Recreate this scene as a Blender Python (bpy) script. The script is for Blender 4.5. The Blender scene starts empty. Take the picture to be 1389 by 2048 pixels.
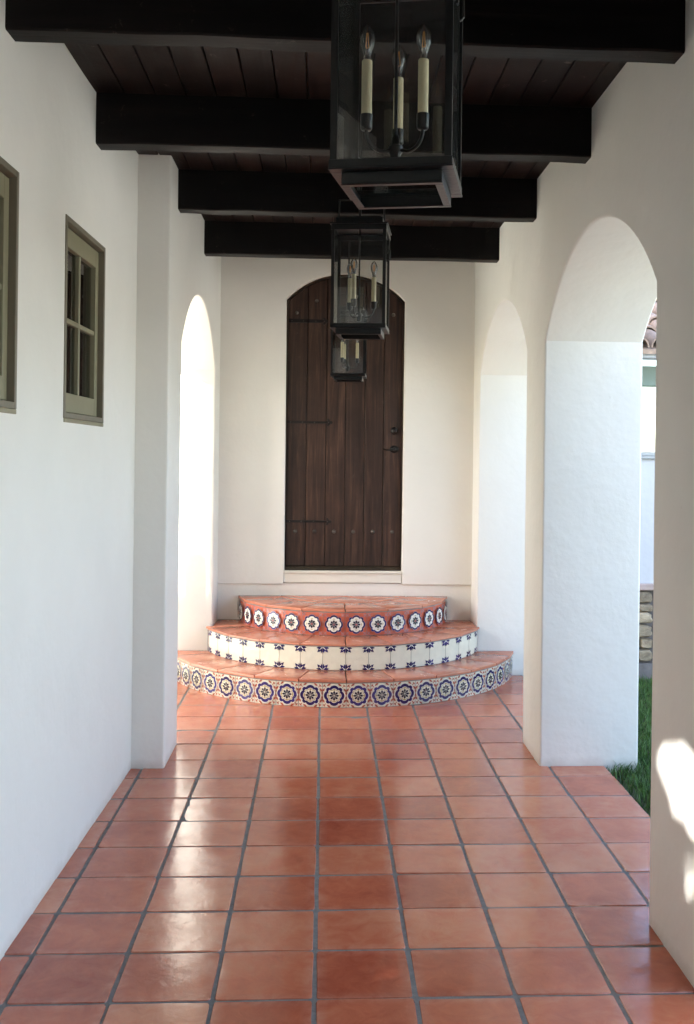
import bpy, bmesh, math, random
from mathutils import Vector, Matrix
from mathutils.geometry import tessellate_polygon
PI = math.pi
R = math.radians
random.seed(7)
S = bpy.context.scene
COL = S.collection

# ------------------------------------------------------------------ camera, sky, sun, exposure
H = 1.63
YAW, ROLL, F, CX, CY = 0.0561, 0.0121, 2053.4, 764.6, 914.0
cam = bpy.data.cameras.new('camera')
cam.sensor_fit = 'VERTICAL'
cam.sensor_height = 24.0
cam.lens = F / 2048.0 * 24.0
cam.shift_x = -(CX - 694.5) / 2048.0
cam.shift_y = (CY - 1024.0) / 2048.0
cam.clip_start = 0.05
cam.clip_end = 2000
co = bpy.data.objects.new('camera', cam)
COL.objects.link(co)
co.matrix_world = Matrix.Translation((0, 0, H)) @ Matrix.Rotation(-YAW, 4, 'Z') @ Matrix.Rotation(PI/2, 4, 'X') @ Matrix.Rotation(ROLL, 4, 'Z')
S.camera = co

SUN_AZ, SUN_EL = 50.0, 34.0          # light travels towards +X +Y (from behind left)
world = bpy.data.worlds.new('World')
S.world = world
world.use_nodes = True
wn = world.node_tree
sky = wn.nodes.new('ShaderNodeTexSky')
sky.sky_type = 'NISHITA'
sky.sun_disc = False
sky.sun_elevation = R(SUN_EL)
sky.sun_rotation = R(180 + SUN_AZ)
sky.air_density = 1.0
sky.dust_density = 2.0
sky.ozone_density = 1.0
wn.links.new(sky.outputs[0], wn.nodes['Background'].inputs[0])
wn.nodes['Background'].inputs[1].default_value = 0.15
sl = bpy.data.lights.new('sun', 'SUN')
sl.energy = 5.0
sl.angle = R(0.9)
sl.color = (1.0, 0.965, 0.90)
so = bpy.data.objects.new('sun', sl)
COL.objects.link(so)
SD = Vector((math.sin(R(SUN_AZ))*math.cos(R(SUN_EL)), math.cos(R(SUN_AZ))*math.cos(R(SUN_EL)), -math.sin(R(SUN_EL))))
so.rotation_euler = SD.to_track_quat('-Z', 'Y').to_euler()
so.location = (-6, -6, 9)
S.view_settings.view_transform = 'Standard'
S.view_settings.look = 'None'
S.view_settings.gamma = 1
S.view_settings.exposure = 2.8
S.cycles.max_bounces = 14
S.cycles.diffuse_bounces = 8
S.cycles.glossy_bounces = 6
S.cycles.transparent_max_bounces = 24
S.cycles.sample_clamp_indirect = 6
S.cycles.caustics_reflective = False
S.cycles.caustics_refractive = False

# ------------------------------------------------------------------ materials
class NT:
    def __init__(s, name):
        s.m = bpy.data.materials.new(name)
        s.m.use_nodes = True
        s.t = s.m.node_tree
        s.b = s.t.nodes['Principled BSDF']
        s.out = s.t.nodes['Material Output']
    def n(s, kind, **kw):
        o = s.t.nodes.new(kind)
        for k, v in kw.items():
            if k.startswith('i_'):
                o.inputs[k[2:].replace('_', ' ')].default_value = v
            else:
                setattr(o, k, v)
        return o
    def l(s, a, b):
        s.t.links.new(a, b)
    def coord(s, scale=(1, 1, 1), out='Object'):
        tc = s.n('ShaderNodeTexCoord')
        mp = s.n('ShaderNodeMapping')
        mp.inputs['Scale'].default_value = scale
        s.l(tc.outputs[out], mp.inputs[0])
        return mp.outputs[0]
    def noise(s, vec, scale, detail=4, rough=.55, dist=0):
        o = s.n('ShaderNodeTexNoise')
        o.inputs['Scale'].default_value = scale
        o.inputs['Detail'].default_value = detail
        o.inputs['Roughness'].default_value = rough
        o.inputs['Distortion'].default_value = dist
        s.l(vec, o.inputs['Vector'])
        return o.outputs['Fac']
    def ramp(s, fac, stops):
        o = s.n('ShaderNodeValToRGB')
        e = o.color_ramp.elements
        while len(e) < len(stops):
            e.new(.5)
        for i, (p, c) in enumerate(stops):
            e[i].position = p
            e[i].color = (*c, 1) if len(c) == 3 else c
        s.l(fac, o.inputs[0])
        return o.outputs[0]
    def mix(s, fac, a, b, mode='MIX'):
        o = s.n('ShaderNodeMix', data_type='RGBA', blend_type=mode)
        for i, v in ((0, fac), (6, a), (7, b)):
            if isinstance(v, (int, float)):
                o.inputs[i].default_value = v
            elif isinstance(v, tuple):
                o.inputs[i].default_value = (*v, 1)
            else:
                s.l(v, o.inputs[i])
        return o.outputs[2]
    def math(s, op, a, b=0.0):
        o = s.n('ShaderNodeMath', operation=op)
        for i, v in enumerate((a, b)):
            if isinstance(v, (int, float)):
                o.inputs[i].default_value = v
            else:
                s.l(v, o.inputs[i])
        return o.outputs[0]
    def bump(s, h, strength=.3, dist=.01, prev=None):
        o = s.n('ShaderNodeBump')
        o.inputs['Strength'].default_value = strength
        o.inputs['Distance'].default_value = dist
        s.l(h, o.inputs['Height'])
        if prev is not None:
            s.l(prev, o.inputs['Normal'])
        s.l(o.outputs[0], s.b.inputs['Normal'])
        return o.outputs[0]
    def col(s, v):
        if isinstance(v, tuple):
            s.b.inputs['Base Color'].default_value = (*v, 1)
        else:
            s.l(v, s.b.inputs['Base Color'])
    def rough(s, v):
        if isinstance(v, (int, float)):
            s.b.inputs['Roughness'].default_value = v
        else:
            s.l(v, s.b.inputs['Roughness'])

def m_plaster(name, c=(.815, .805, .755)):
    n = NT(name)
    v = n.coord()
    a = n.noise(v, 1.6, 5, .6)
    b = n.noise(v, 9, 4, .6)
    c2 = tuple(x*.95 for x in c)
    k = n.mix(n.ramp(a, [(.35, (0, 0, 0)), (.7, (1, 1, 1))]), c, c2)
    spots = n.ramp(n.noise(v, 34, 2, .5), [(.74, (0, 0, 0)), (.80, (1, 1, 1))])
    k = n.mix(n.math('MULTIPLY', spots, .12), k, (.45, .42, .36))
    # scuffed, slightly dirty band near the floor
    sep = n.n('ShaderNodeSeparateXYZ')
    n.l(v, sep.inputs[0])
    low = n.ramp(n.math('ADD', sep.outputs[2], n.math('MULTIPLY', b, .08)), [(.03, (1, 1, 1)), (.09, (0, 0, 0))])
    k = n.mix(n.math('MULTIPLY', low, .42), k, (.42, .36, .29))
    n.col(k)
    n.rough(.62)
    n.b.inputs['Specular IOR Level'].default_value = .3
    p = n.bump(a, .5, .03)
    p = n.bump(b, .2, .006, p)
    n.bump(n.noise(v, 130, 3, .6), .25, .0012, p)
    return n.m

def m_plain(name, c, rough=.5, metal=0, bump=0, bscale=60, var=.0, vscale=8, coat=0):
    n = NT(name)
    v = n.coord()
    if var:
        f = n.noise(v, vscale, 5, .6)
        n.col(n.mix(n.ramp(f, [(.3, (0, 0, 0)), (.7, (1, 1, 1))]), tuple(x*(1-var) for x in c), tuple(min(1, x*(1+var)) for x in c)))
    else:
        n.col(c)
    n.rough(rough)
    n.b.inputs['Metallic'].default_value = metal
    n.b.inputs['Coat Weight'].default_value = coat
    n.b.inputs['Coat Roughness'].default_value = .08
    if bump:
        n.bump(n.noise(v, bscale, 4, .6), bump, .004)
    return n.m

def m_wood(name, c1, c2, c3, axis, rough=.5, scale=1.0, scuff=.0, rnd=.5, spec=.35):
    """streaky grain along one axis; every board differs through the island id"""
    n = NT(name)
    sc = [26*scale, 26*scale, 26*scale]
    sc[axis] = 1.3*scale
    geo = n.n('ShaderNodeNewGeometry')
    v = n.coord(tuple(sc))
    add = n.n('ShaderNodeVectorMath', operation='ADD')
    n.l(v, add.inputs[0])
    off = n.math('MULTIPLY', geo.outputs['Random Per Island'], 37.0)
    comb = n.n('ShaderNodeCombineXYZ')
    for i in range(3):
        n.l(off, comb.inputs[i])
    n.l(comb.outputs[0], add.inputs[1])
    g = n.noise(add.outputs[0], 1.0, 6, .62, 1.2)
    big = n.noise(n.coord((1, 1, 1)), 3.0, 4, .6)
    k = n.ramp(g, [(.25, c1), (.55, c2), (.8, c3)])
    t = n.ramp(big, [(.3, tuple([.55]*3)), (.7, tuple([1.25]*3))])
    k = n.mix(.8, k, t, 'MULTIPLY')
    br = n.math('ADD', n.math('MULTIPLY', geo.outputs['Random Per Island'], rnd), 1-rnd/2)
    cb = n.n('ShaderNodeCombineXYZ')
    for i in range(3):
        n.l(br, cb.inputs[i])
    k = n.mix(1.0, k, cb.outputs[0], 'MULTIPLY')
    if scuff:
        s1 = n.noise(n.coord((3, 3, 3)), 4, 8, .75, .5)
        s2 = n.ramp(s1, [(.62, (0, 0, 0)), (.72, (1, 1, 1))])
        k = n.mix(n.math('MULTIPLY', s2, scuff), k, (.16, .13, .11))
    n.col(k)
    n.rough(n.math('ADD', n.math('MULTIPLY', g, .25), rough-.12))
    n.b.inputs['Specular IOR Level'].default_value = spec
    n.bump(g, .6, .003, n.bump(big, .5, .01))
    return n.m

def m_terracotta(name, wet=.1, c=((.32, .055, .027), (.55, .145, .070), (.68, .28, .15)), coat=0.0):
    n = NT(name)
    v = n.coord()
    at = n.n('ShaderNodeAttribute', attribute_name='tint')
    big = n.noise(v, 3.2, 4, .6, .4)
    mid = n.noise(v, 13, 6, .68, .8)
    fac = n.math('ADD', n.math('MULTIPLY', big, .42), n.math('ADD', n.math('MULTIPLY', mid, .35), n.math('ADD', n.math('MULTIPLY', at.outputs['Fac'], .34), .03)))
    k = n.ramp(fac, [(.32, c[0]), (.58, c[1]), (.86, c[2])])
    # burnt, darker flashes and pale worn edges
    fl = n.ramp(n.noise(v, 5.5, 7, .7, 1.0), [(.60, (0, 0, 0)), (.74, (1, 1, 1))])
    k = n.mix(n.math('MULTIPLY', fl, .35), k, (.20, .055, .035))
    ed = n.n('ShaderNodeAttribute', attribute_name='edge')
    pale = n.math('MULTIPLY', n.math('MULTIPLY', ed.outputs['Fac'], n.ramp(mid, [(.3, (0, 0, 0)), (.8, (1, 1, 1))])), .5)
    k = n.mix(pale, k, (.58, .33, .24))
    pits = n.ramp(n.noise(v, 85, 3, .6), [(.73, (0, 0, 0)), (.78, (1, 1, 1))])
    k = n.mix(n.math('MULTIPLY', pits, .45), k, (.13, .05, .035))
    n.col(k)
    scr = n.noise(v, 6, 5, .62, .6)
    n.rough(n.math('ADD', n.math('MULTIPLY', n.ramp(scr, [(.35, (0, 0, 0)), (.80, (1, 1, 1))]), .20), wet))
    n.b.inputs['IOR'].default_value = 1.52
    n.b.inputs['Specular IOR Level'].default_value = .5
    n.b.inputs['Coat Weight'].default_value = coat
    n.b.inputs['Coat IOR'].default_value = 1.5
    n.l(n.math('ADD', n.math('MULTIPLY', n.ramp(scr, [(.5, (0, 0, 0)), (.8, (1, 1, 1))]), .25), wet*.7), n.b.inputs['Coat Roughness'])
    p = n.bump(big, .34, .007)
    p = n.bump(mid, .32, .0028, p)
    p = n.bump(pits, -.35, .002, p)
    p2 = n.bump(n.noise(v, 45, 5, .7), .12, .0009, p)
    n.l(p2, n.b.inputs['Coat Normal'])
    return n.m

def m_glass(name, tint=(.93, .95, .94), fmax=.9, ior=1.5, rough=0.0, sheen_veil=0.0):
    n = NT(name)
    tr = n.n('ShaderNodeBsdfTransparent')
    tr.inputs[0].default_value = (*tint, 1)
    gl = n.n('ShaderNodeBsdfGlossy')
    gl.inputs['Roughness'].default_value = rough
    fr = n.n('ShaderNodeFresnel')
    fr.inputs[0].default_value = ior
    mx = n.n('ShaderNodeMixShader')
    n.l(fr.outputs[0], mx.inputs[0])
    n.l(tr.outputs[0], mx.inputs[1])
    n.l(gl.outputs[0], mx.inputs[2])
    last = mx.outputs[0]
    if sheen_veil:  # pale diffuse veil painted in for reflected sheen and highlights
        df = n.n('ShaderNodeBsdfDiffuse')
        df.inputs[0].default_value = (.6, .6, .58, 1)
        m2 = n.n('ShaderNodeMixShader')
        f = n.math('MULTIPLY', n.noise(n.coord(), 9, 6, .7), sheen_veil*2)
        n.l(f, m2.inputs[0])
        n.l(last, m2.inputs[1])
        n.l(df.outputs[0], m2.inputs[2])
        last = m2.outputs[0]
    n.t.nodes.remove(n.b)
    n.l(last, n.out.inputs[0])
    return n.m

M = {}
M['plaster'] = m_plaster('cream_plaster')
M['trim_white'] = m_plain('white_trim_paint', (.78, .75, .67), .45, bump=.1, bscale=40, var=.03)
M['beam'] = m_wood('black_stained_beam_wood', (.003, .0024, .0024), (.006, .0045, .004), (.013, .008, .007), 0, .55, .5, scuff=.35, rnd=.3, spec=.2)
M['plank'] = m_wood('dark_ceiling_boards', (.009, .005, .004), (.020, .011, .009), (.040, .024, .019), 1, .55, .6, scuff=.8, rnd=1.0, spec=.22)
M['door'] = m_wood('dark_door_wood', (.010, .006, .005), (.044, .022, .0145), (.115, .062, .042), 2, .42, 1.0, scuff=.2, rnd=.9, spec=.4)
M['doorframe'] = m_wood('door_frame_wood', (.02, .013, .008), (.05, .034, .02), (.08, .056, .035), 2, .5, 1.0, rnd=.2)
M['iron'] = m_plain('forged_iron', (.016, .014, .013), .38, .4, .35, 70, .3)
M['iron_light'] = m_plain('worn_iron_stud', (.13, .118, .105), .34, .8, .2, 120, .2)
M['tile'] = m_terracotta('sealed_saltillo_tile', .075, coat=0)
M['tread'] = m_terracotta('step_tread_terracotta', .14, ((.42, .135, .075), (.56, .20, .115), (.62, .27, .165)))
M['grout'] = m_plain('grey_grout', (.185, .168, .155), .85, 0, .5, 150, .25, 30)
M['grout_light'] = m_plain('step_grout', (.26, .23, .21), .8, 0, .4, 150, .2, 30)
def glaze(name, c, var=.05):
    return m_plain(name, c, .2, 0, .06, 25, var, 20, coat=0)
M['g_cream'] = glaze('glaze_cream', (.78, .755, .61))
M['g_pale'] = glaze('glaze_pale_white', (.80, .78, .70))
M['g_navy'] = glaze('glaze_navy', (.018, .012, .085), .2)
M['g_ink'] = glaze('glaze_ink', (.010, .010, .035), .2)
M['g_terra'] = glaze('glaze_terracotta', (.40, .10, .06), .15)
M['g_red'] = glaze('glaze_coral_red', (.62, .150, .090), .12)
M['g_mustard'] = glaze('glaze_mustard', (.42, .33, .09), .15)
M['g_grey'] = glaze('glaze_grey_blue', (.34, .28, .33), .1)
M['g_pink'] = glaze('glaze_pink', (.62, .26, .24), .1)
M['black_metal'] = m_plain('black_lantern_metal', (.006, .006, .006), .32, .1, .15, 90, .2)
M['candle'] = m_plain('ivory_candle_sleeve', (.90, .80, .53), .45, 0, .08, 60, .06, 20)
M['filament'] = m_plain('amber_filament', (.85, .36, .05), .5)
M['silver'] = m_plain('bulb_cap_metal', (.6, .58, .55), .25, .9)
M['glass'] = m_glass('lantern_glass', (.96, .965, .96), ior=1.5, sheen_veil=.014)
M['bulb'] = m_glass('bulb_glass', (.98, .98, .97), ior=1.75, rough=.10, sheen_veil=.012)
M['pane'] = m_glass('window_glass', (.80, .84, .83), ior=1.9)
M['olive'] = m_plain('olive_window_paint', (.245, .228, .145), .42, 0, .08, 60, .06, 8)
M['olive_dark'] = m_plain('olive_frame_paint', (.175, .155, .112), .5, 0, .08, 60, .06, 8)
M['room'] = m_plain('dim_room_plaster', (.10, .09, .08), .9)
M['stucco_out'] = m_plaster('outer_stucco', (.78, .78, .75))
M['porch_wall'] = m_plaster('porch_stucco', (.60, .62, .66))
M['roof_tile'] = m_plain('clay_roof_tile', (.31, .225, .17), .8, 0, .5, 25, .35, 6)
M['green_paint'] = m_plain('grey_green_eave_paint', (.22, .30, .27), .5, var=.05)
M['gutter'] = m_plain('grey_gutter_metal', (.36, .38, .40), .4, .3)
M['bounce_paving'] = m_plain('pale_bounce_paving', (.82, .82, .75), .8, 0, .4, 20, .1, 3)  # shared by the unseen ground sheets added for bounce light
M['bounce_wall'] = m_plaster('bounce_wall_stucco', (.27, .27, .23))
M['blocker_dark'] = m_plaster('blocker_stucco', (.09, .09, .08))
M['concrete'] = m_plain('concrete_footing', (.20, .18, .17), .9, 0, .6, 30, .25, 10)

def m_grass(name, c1, c2):
    n = NT(name)
    geo = n.n('ShaderNodeNewGeometry')
    f = n.math('ADD', n.math('MULTIPLY', geo.outputs['Random Per Island'], .6), n.math('MULTIPLY', n.noise(n.coord(), 2.5, 4, .6), .5))
    n.col(n.ramp(f, [(.2, c1), (.8, c2)]))
    n.rough(.55)
    n.b.inputs['Subsurface Weight'].default_value = 0
    return n.m
M['grass'] = m_grass('grass_blade', (.025, .068, .014), (.10, .21, .04))
M['leaf'] = m_grass('shrub_leaf', (.02, .05, .012), (.07, .13, .03))
def m_ground():
    n = NT('lawn_soil')
    v = n.coord()
    f = n.noise(v, 7, 8, .7)
    n.col(n.ramp(f, [(.35, (.04, .05, .02)), (.6, (.08, .10, .04)), (.8, (.13, .10, .06))]))
    n.rough(.95)
    n.bump(n.noise(v, 40, 5, .7), .8, .02)
    return n.m
M['lawn'] = m_ground()
def m_stone():
    n = NT('fieldstone')
    geo = n.n('ShaderNodeNewGeometry')
    v = n.coord()
    f = n.noise(v, 9, 8, .7, .6)
    k = n.ramp(f, [(.3, (.20, .15, .10)), (.55, (.42, .34, .235)), (.75, (.55, .46, .34))])
    br = n.math('ADD', n.math('MULTIPLY', geo.outputs['Random Per Island'], .6), .7)
    cb = n.n('ShaderNodeCombineXYZ')
    for i in range(3):
        n.l(br, cb.inputs[i])
    n.col(n.mix(1.0, k, cb.outputs[0], 'MULTIPLY'))
    n.rough(.85)
    n.bump(f, .9, .03)
    return n.m
M['stone'] = m_stone()

# ------------------------------------------------------------------ helpers
class MB:
    """collects polygons, builds ONE mesh object"""
    def __init__(s):
        s.v = []; s.f = []; s.mi = []; s.mats = []
    def mat(s, m):
        if m not in s.mats:
            s.mats.append(m)
        return s.mats.index(m)
    def poly(s, pts, m=None):
        i = len(s.v)
        s.v += [tuple(p) for p in pts]
        s.f.append(tuple(range(i, i+len(pts))))
        s.mi.append(s.mat(m) if m else 0)
    def mesh(s, verts, faces, m=None):
        i = len(s.v)
        s.v += [tuple(p) for p in verts]
        k = s.mat(m) if m else 0
        for f in faces:
            s.f.append(tuple(i+a for a in f)); s.mi.append(k)
    def box(s, x0, x1, y0, y1, z0, z1, m=None, T=None, bev=0.0):
        if bev:
            b = bev
            vs = []; 
            bm = bmesh.new()
            bmesh.ops.create_cube(bm, size=1)
            for v in bm.verts:
                v.co = Vector(((x0+x1)/2+v.co.x*(x1-x0), (y0+y1)/2+v.co.y*(y1-y0), (z0+z1)/2+v.co.z*(z1-z0)))
            bmesh.ops.bevel(bm, geom=bm.edges[:], offset=b, segments=1, affect='EDGES')
            bm.verts.index_update()
            vs = [v.co.copy() for v in bm.verts]
            fs = [tuple(v.index for v in f.verts) for f in bm.faces]
            bm.free()
        else:
            vs = [Vector((x, y, z)) for x in (x0, x1) for y in (y0, y1) for z in (z0, z1)]
            fs = [(0, 1, 3, 2), (4, 6, 7, 5), (0, 4, 5, 1), (2, 3, 7, 6), (0, 2, 6, 4), (1, 5, 7, 3)]
        if T is not None:
            vs = [T @ v for v in vs]
        s.mesh(vs, fs, m)
    def prism(s, pts, d, m=None):
        """pts: closed 3D polygon, extruded by vector d"""
        d = Vector(d)
        a = [Vector(p) for p in pts]
        n = len(a)
        vs = a + [p+d for p in a]
        fs = [tuple(range(n)), tuple(range(2*n-1, n-1, -1))] + [(i, i+n, (i+1) % n+n, (i+1) % n) for i in range(n)]
        s.mesh(vs, fs, m)
    def tube(s, path, r, seg=12, m=None, cap=True):
        P = [Vector(p) for p in path]
        rr = r if isinstance(r, (list, tuple)) else [r]*len(P)
        vs = []; fs = []
        up = None
        for i, p in enumerate(P):
            t = (P[min(i+1, len(P)-1)]-P[max(i-1, 0)]).normalized()
            if up is None:
                up = Vector((1, 0, 0)) if abs(t.x) < .9 else Vector((0, 1, 0))
            a = (up - t*up.dot(t)).normalized(); up = a
            b = t.cross(a)
            for k in range(seg):
                w = 2*PI*k/seg
                vs.append(p + (a*math.cos(w)+b*math.sin(w))*rr[i])
        for i in range(len(P)-1):
            for k in range(seg):
                fs.append((i*seg+k, i*seg+(k+1) % seg, (i+1)*seg+(k+1) % seg, (i+1)*seg+k))
        if cap:
            fs.append(tuple(range(seg-1, -1, -1)))
            fs.append(tuple((len(P)-1)*seg+k for k in range(seg)))
        s.mesh(vs, fs, m)
    def lathe(s, prof, c, seg=16, m=None, axis='Z'):
        c = Vector(c)
        vs = []; fs = []
        for r, h in prof:
            for k in range(seg):
                w = 2*PI*k/seg
                p = (r*math.cos(w), r*math.sin(w), h)
                if axis == 'Y':
                    p = (p[0], -h, p[1])
                vs.append(c+Vector(p))
        for i in range(len(prof)-1):
            for k in range(seg):
                fs.append((i*seg+k, i*seg+(k+1) % seg, (i+1)*seg+(k+1) % seg, (i+1)*seg+k))
        s.mesh(vs, fs, m)
    def build(s, name, m=None, parent=None, smooth=None, loc=None):
        me = bpy.data.meshes.new(name)
        off = Vector(loc) if loc else Vector((0, 0, 0))
        me.from_pydata([tuple(Vector(v)-off) for v in s.v], [], s.f)
        if s.mats:
            for x in s.mats:
                me.materials.append(x)
            for p, k in zip(me.polygons, s.mi):
                p.material_index = k
        elif m:
            me.materials.append(m)
        bm = bmesh.new(); bm.from_mesh(me)
        bmesh.ops.recalc_face_normals(bm, faces=bm.faces[:])
        bm.to_mesh(me); bm.free()
        o = bpy.data.objects.new(name, me)
        COL.objects.link(o)
        o.location = off
        if parent:
            o.parent = parent
        if smooth is not None:
            me.shade_smooth() if smooth >= 180 else smooth_by_angle(me, smooth)
        return o

def smooth_by_angle(me, deg):
    me.shade_smooth()
    try:
        me.set_sharp_from_angle(angle=R(deg))
    except Exception:
        pass

def tag(o, label=None, cat=None, group=None, kind=None):
    if label: o['label'] = label
    if cat: o['category'] = cat
    if group: o['group'] = group
    if kind: o['kind'] = kind
    return o
def empty(name, loc=(0, 0, 0), rz=0):
    o = bpy.data.objects.new(name, None)
    o.empty_display_size = .1
    COL.objects.link(o)
    o.location = loc
    o.rotation_euler = (0, 0, rz)
    return o

def offset_loop(L, b, sign):
    """mitred offset of a closed 2D loop; sign +1 moves left of travel"""
    n = len(L); out = []
    for i in range(n):
        p0, p1, p2 = Vector(L[i-1]), Vector(L[i]), Vector(L[(i+1) % n])
        d1 = (p1-p0).normalized(); d2 = (p2-p1).normalized()
        n1 = Vector((-d1.y, d1.x)); n2 = Vector((-d2.y, d2.x))
        k = (n1+n2)
        k = k/max(.2, (1+n1.dot(n2)))
        out.append(p1+k*b*sign)
    return out
def area(L):
    return sum(L[i-1][0]*L[i][1]-L[i][0]*L[i-1][1] for i in range(len(L)))/2

def wall(name, outer, holes, place, thick, mat, b=.012, parent=None, smooth=40):
    """extruded 2D outline with rounded plaster arrises; place(u, v, depth) -> 3D"""
    mb = MB()
    loops = []
    outer = outer if area(outer) > 0 else outer[::-1]
    loops.append((outer, 1))
    for h in holes:
        loops.append((h if area(h) < 0 else h[::-1], 1))   # travel keeps solid on the left
    seg = 4
    prof = [(b*(1-math.sin(PI/2*k/seg)), b*(1-math.cos(PI/2*k/seg))) for k in range(seg+1)]
    # (inset from edge, depth)
    rows = prof + [(i, thick-d) for i, d in reversed(prof)]
    capA = []; capB = []
    for L, s in loops:
        rings = []
        for ins, dep in rows:
            q = offset_loop(L, ins, 1) if ins > 1e-9 else [Vector(p) for p in L]
            rings.append([place(p.x, p.y, dep) for p in q])
        n = len(L)
        vs = [p for r in rings for p in r]
        fs = [(a*n+k, a*n+(k+1) % n, (a+1)*n+(k+1) % n, (a+1)*n+k) for a in range(len(rings)-1) for k in range(n)]
        i0 = len(mb.v)
        mb.mesh(vs, fs)
        q = offset_loop(L, b, 1)
        capA.append(([Vector((p.x, p.y, 0)) for p in q], i0, i0+(len(rings)-1)*n))
    flat = [(a, bb) for q, i0, i1 in capA for a, bb in zip(range(i0, i0+len(q)), range(i1, i1+len(q)))]
    tris = tessellate_polygon([q for q, _, _ in capA])
    for t in tris:
        mb.f.append(tuple(flat[k][0] for k in t)); mb.mi.append(0)
        mb.f.append(tuple(flat[k][1] for k in reversed(t))); mb.mi.append(0)
    o = mb.build(name, mat, parent)
    smooth_by_angle(o.data, smooth)
    return o

def arch(y0, y1, z0, zs, rise, n=28):
    """opening outline: vertical jambs and a segmental head"""
    c = (y1-y0)/2; m = (y0+y1)/2
    rad = (c*c+rise*rise)/(2*rise); zc = zs+rise-rad
    a = math.asin(min(1, c/rad))
    rw = random.Random(int(y0*100)+7)
    def wob(j): return [0]+[rw.uniform(-.0022, .0022) for _ in range(j-2)]+[0]
    nj = 9
    w1 = wob(nj); w2 = wob(nj)
    pts = [(y0+w1[j], z0+(zs-z0)*j/nj) for j in range(nj)]
    for k in range(n+1):
        w = -a + 2*a*k/n
        pts.append((m+rad*math.sin(w), zc+rad*math.cos(w)))
    pts += [(y1+w2[j], zs+(z0-zs)*(j+1)/nj) for j in range(nj)]
    return pts

# ------------------------------------------------------------------ ground, lawn, floor
XR, XL, YE, ZC = 1.16, -.812, 7.97, 3.18
g = MB()
g.box(-300, 300, -300, 300, -.30, -.035)
tag(g.build('ground', M['lawn']), 'soil and short turf ground around the covered walkway', kind='structure')
g = MB()
g.box(-12, -1.31, 4.9, 7.9, -.2, -.02)  # pale ground added out of view to bounce sunlight through the left arch
tag(g.build('path', M['bounce_paving']), 'unseen pale ground added outside the left arch to bounce sunlight', kind='structure')

floor = MB()
floor.box(-1.30, 1.508, -4.0, 8.0, -.2, -.0028)
dw = MB()
dw.box(6.2, 40, -25, 7.2, -.2, -.015)  # added out of view, bounces sun through the right arches
tag(dw.build('bounce_ground', M['bounce_paving']), 'unseen pale ground added beyond the lawn to bounce sunlight', kind='structure')
fo = tag(floor.build('floor', M['grout']), 'glossy terracotta tile floor of the covered walkway', kind='structure')

def tile_grid():
    T = .305; gx, gy = .0096, .0076
    X0, Y0 = -.0102, 3.0863
    vs = []; fs = []; tint = []; edge = []
    rnd = random.Random(11)
    N = 8
    for i in range(-5, 5):
        for j in range(-16, 17):
            x0 = X0+i*T+gx/2+rnd.uniform(-.0015, .0015); x1 = X0+(i+1)*T-gx/2+rnd.uniform(-.0015, .0015)
            y0 = Y0+j*T+gy/2+rnd.uniform(-.0022, .0022); y1 = Y0+(j+1)*T-gy/2+rnd.uniform(-.0022, .0022)
            if x0 < -1.2: x0 = -1.2
            if y1 < -1.6: continue
            t = rnd.random()
            t = t*.8+.1 if rnd.random() < .8 else rnd.random()
            tx, ty = rnd.gauss(0, .0011), rnd.gauss(0, .0016)
            ph = [rnd.uniform(0, 6.28) for _ in range(6)]
            am = [rnd.gauss(0, .00035) for _ in range(3)]
            bow = rnd.uniform(-.0004, .0010)
            dz = rnd.uniform(-.0008, .0008)
            sk = [rnd.uniform(-.0013, .0013) for _ in range(8)]
            us = [0, .012, .045, .13, .3, .5, .7, .87, .955, .988, 1]
            n = len(us); b0 = len(vs)
            for a, u in enumerate(us):
                for c, v in enumerate(us):
                    e = min(u, 1-u, v, 1-v)
                    x = x0+(x1-x0)*u; y = y0+(y1-y0)*v
                    # softly irregular, rounded corners
                    cu = max(0, .045-min(u, 1-u))/.045; cv = max(0, .045-min(v, 1-v))/.045
                    rc = cu*cv*.0042
                    x += rc if u < .5 else -rc; y += rc if v < .5 else -rc
                    x += (sk[0]*math.sin(v*5+ph[0]) if u < .5 else sk[1]*math.sin(v*6+ph[1]))
                    y += (sk[2]*math.sin(u*5+ph[2]) if v < .5 else sk[3]*math.sin(u*6+ph[3]))
                    z = dz + tx*(u-.5)*2*.5 + ty*(v-.5)*2*.5
                    z += bow*(1-4*(u-.5)**2)*(1-4*(v-.5)**2)
                    z += am[0]*math.sin(u*5+ph[3])*math.cos(v*4+ph[4]) + am[1]*math.sin(v*9+ph[5]) + am[2]*math.sin(u*8+ph[0])
                    d = min(e/.03, 1)
                    z -= .0010*(1-math.sqrt(max(0, 1-(1-d)**2))) + (0.004 if e <= 0 else 0)
                    vs.append((x, y, z)); tint.append(t); edge.append(max(0, 1-e/.11))
            for a in range(n-1):
                for c in range(n-1):
                    p = b0+a*n+c
                    fs.append((p, p+n, p+n+1, p+1))
    me = bpy.data.meshes.new('tiles')
    me.from_pydata(vs, [], fs)
    a1 = me.attributes.new('tint', 'FLOAT', 'POINT'); a1.data.foreach_set('value', tint)
    a2 = me.attributes.new('edge', 'FLOAT', 'POINT'); a2.data.foreach_set('value', edge)
    me.materials.append(M['tile'])
    smooth_by_angle(me, 24)
    o = bpy.data.objects.new('tiles', me)
    COL.objects.link(o); o.parent = fo
    return o
tile_grid()

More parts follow.
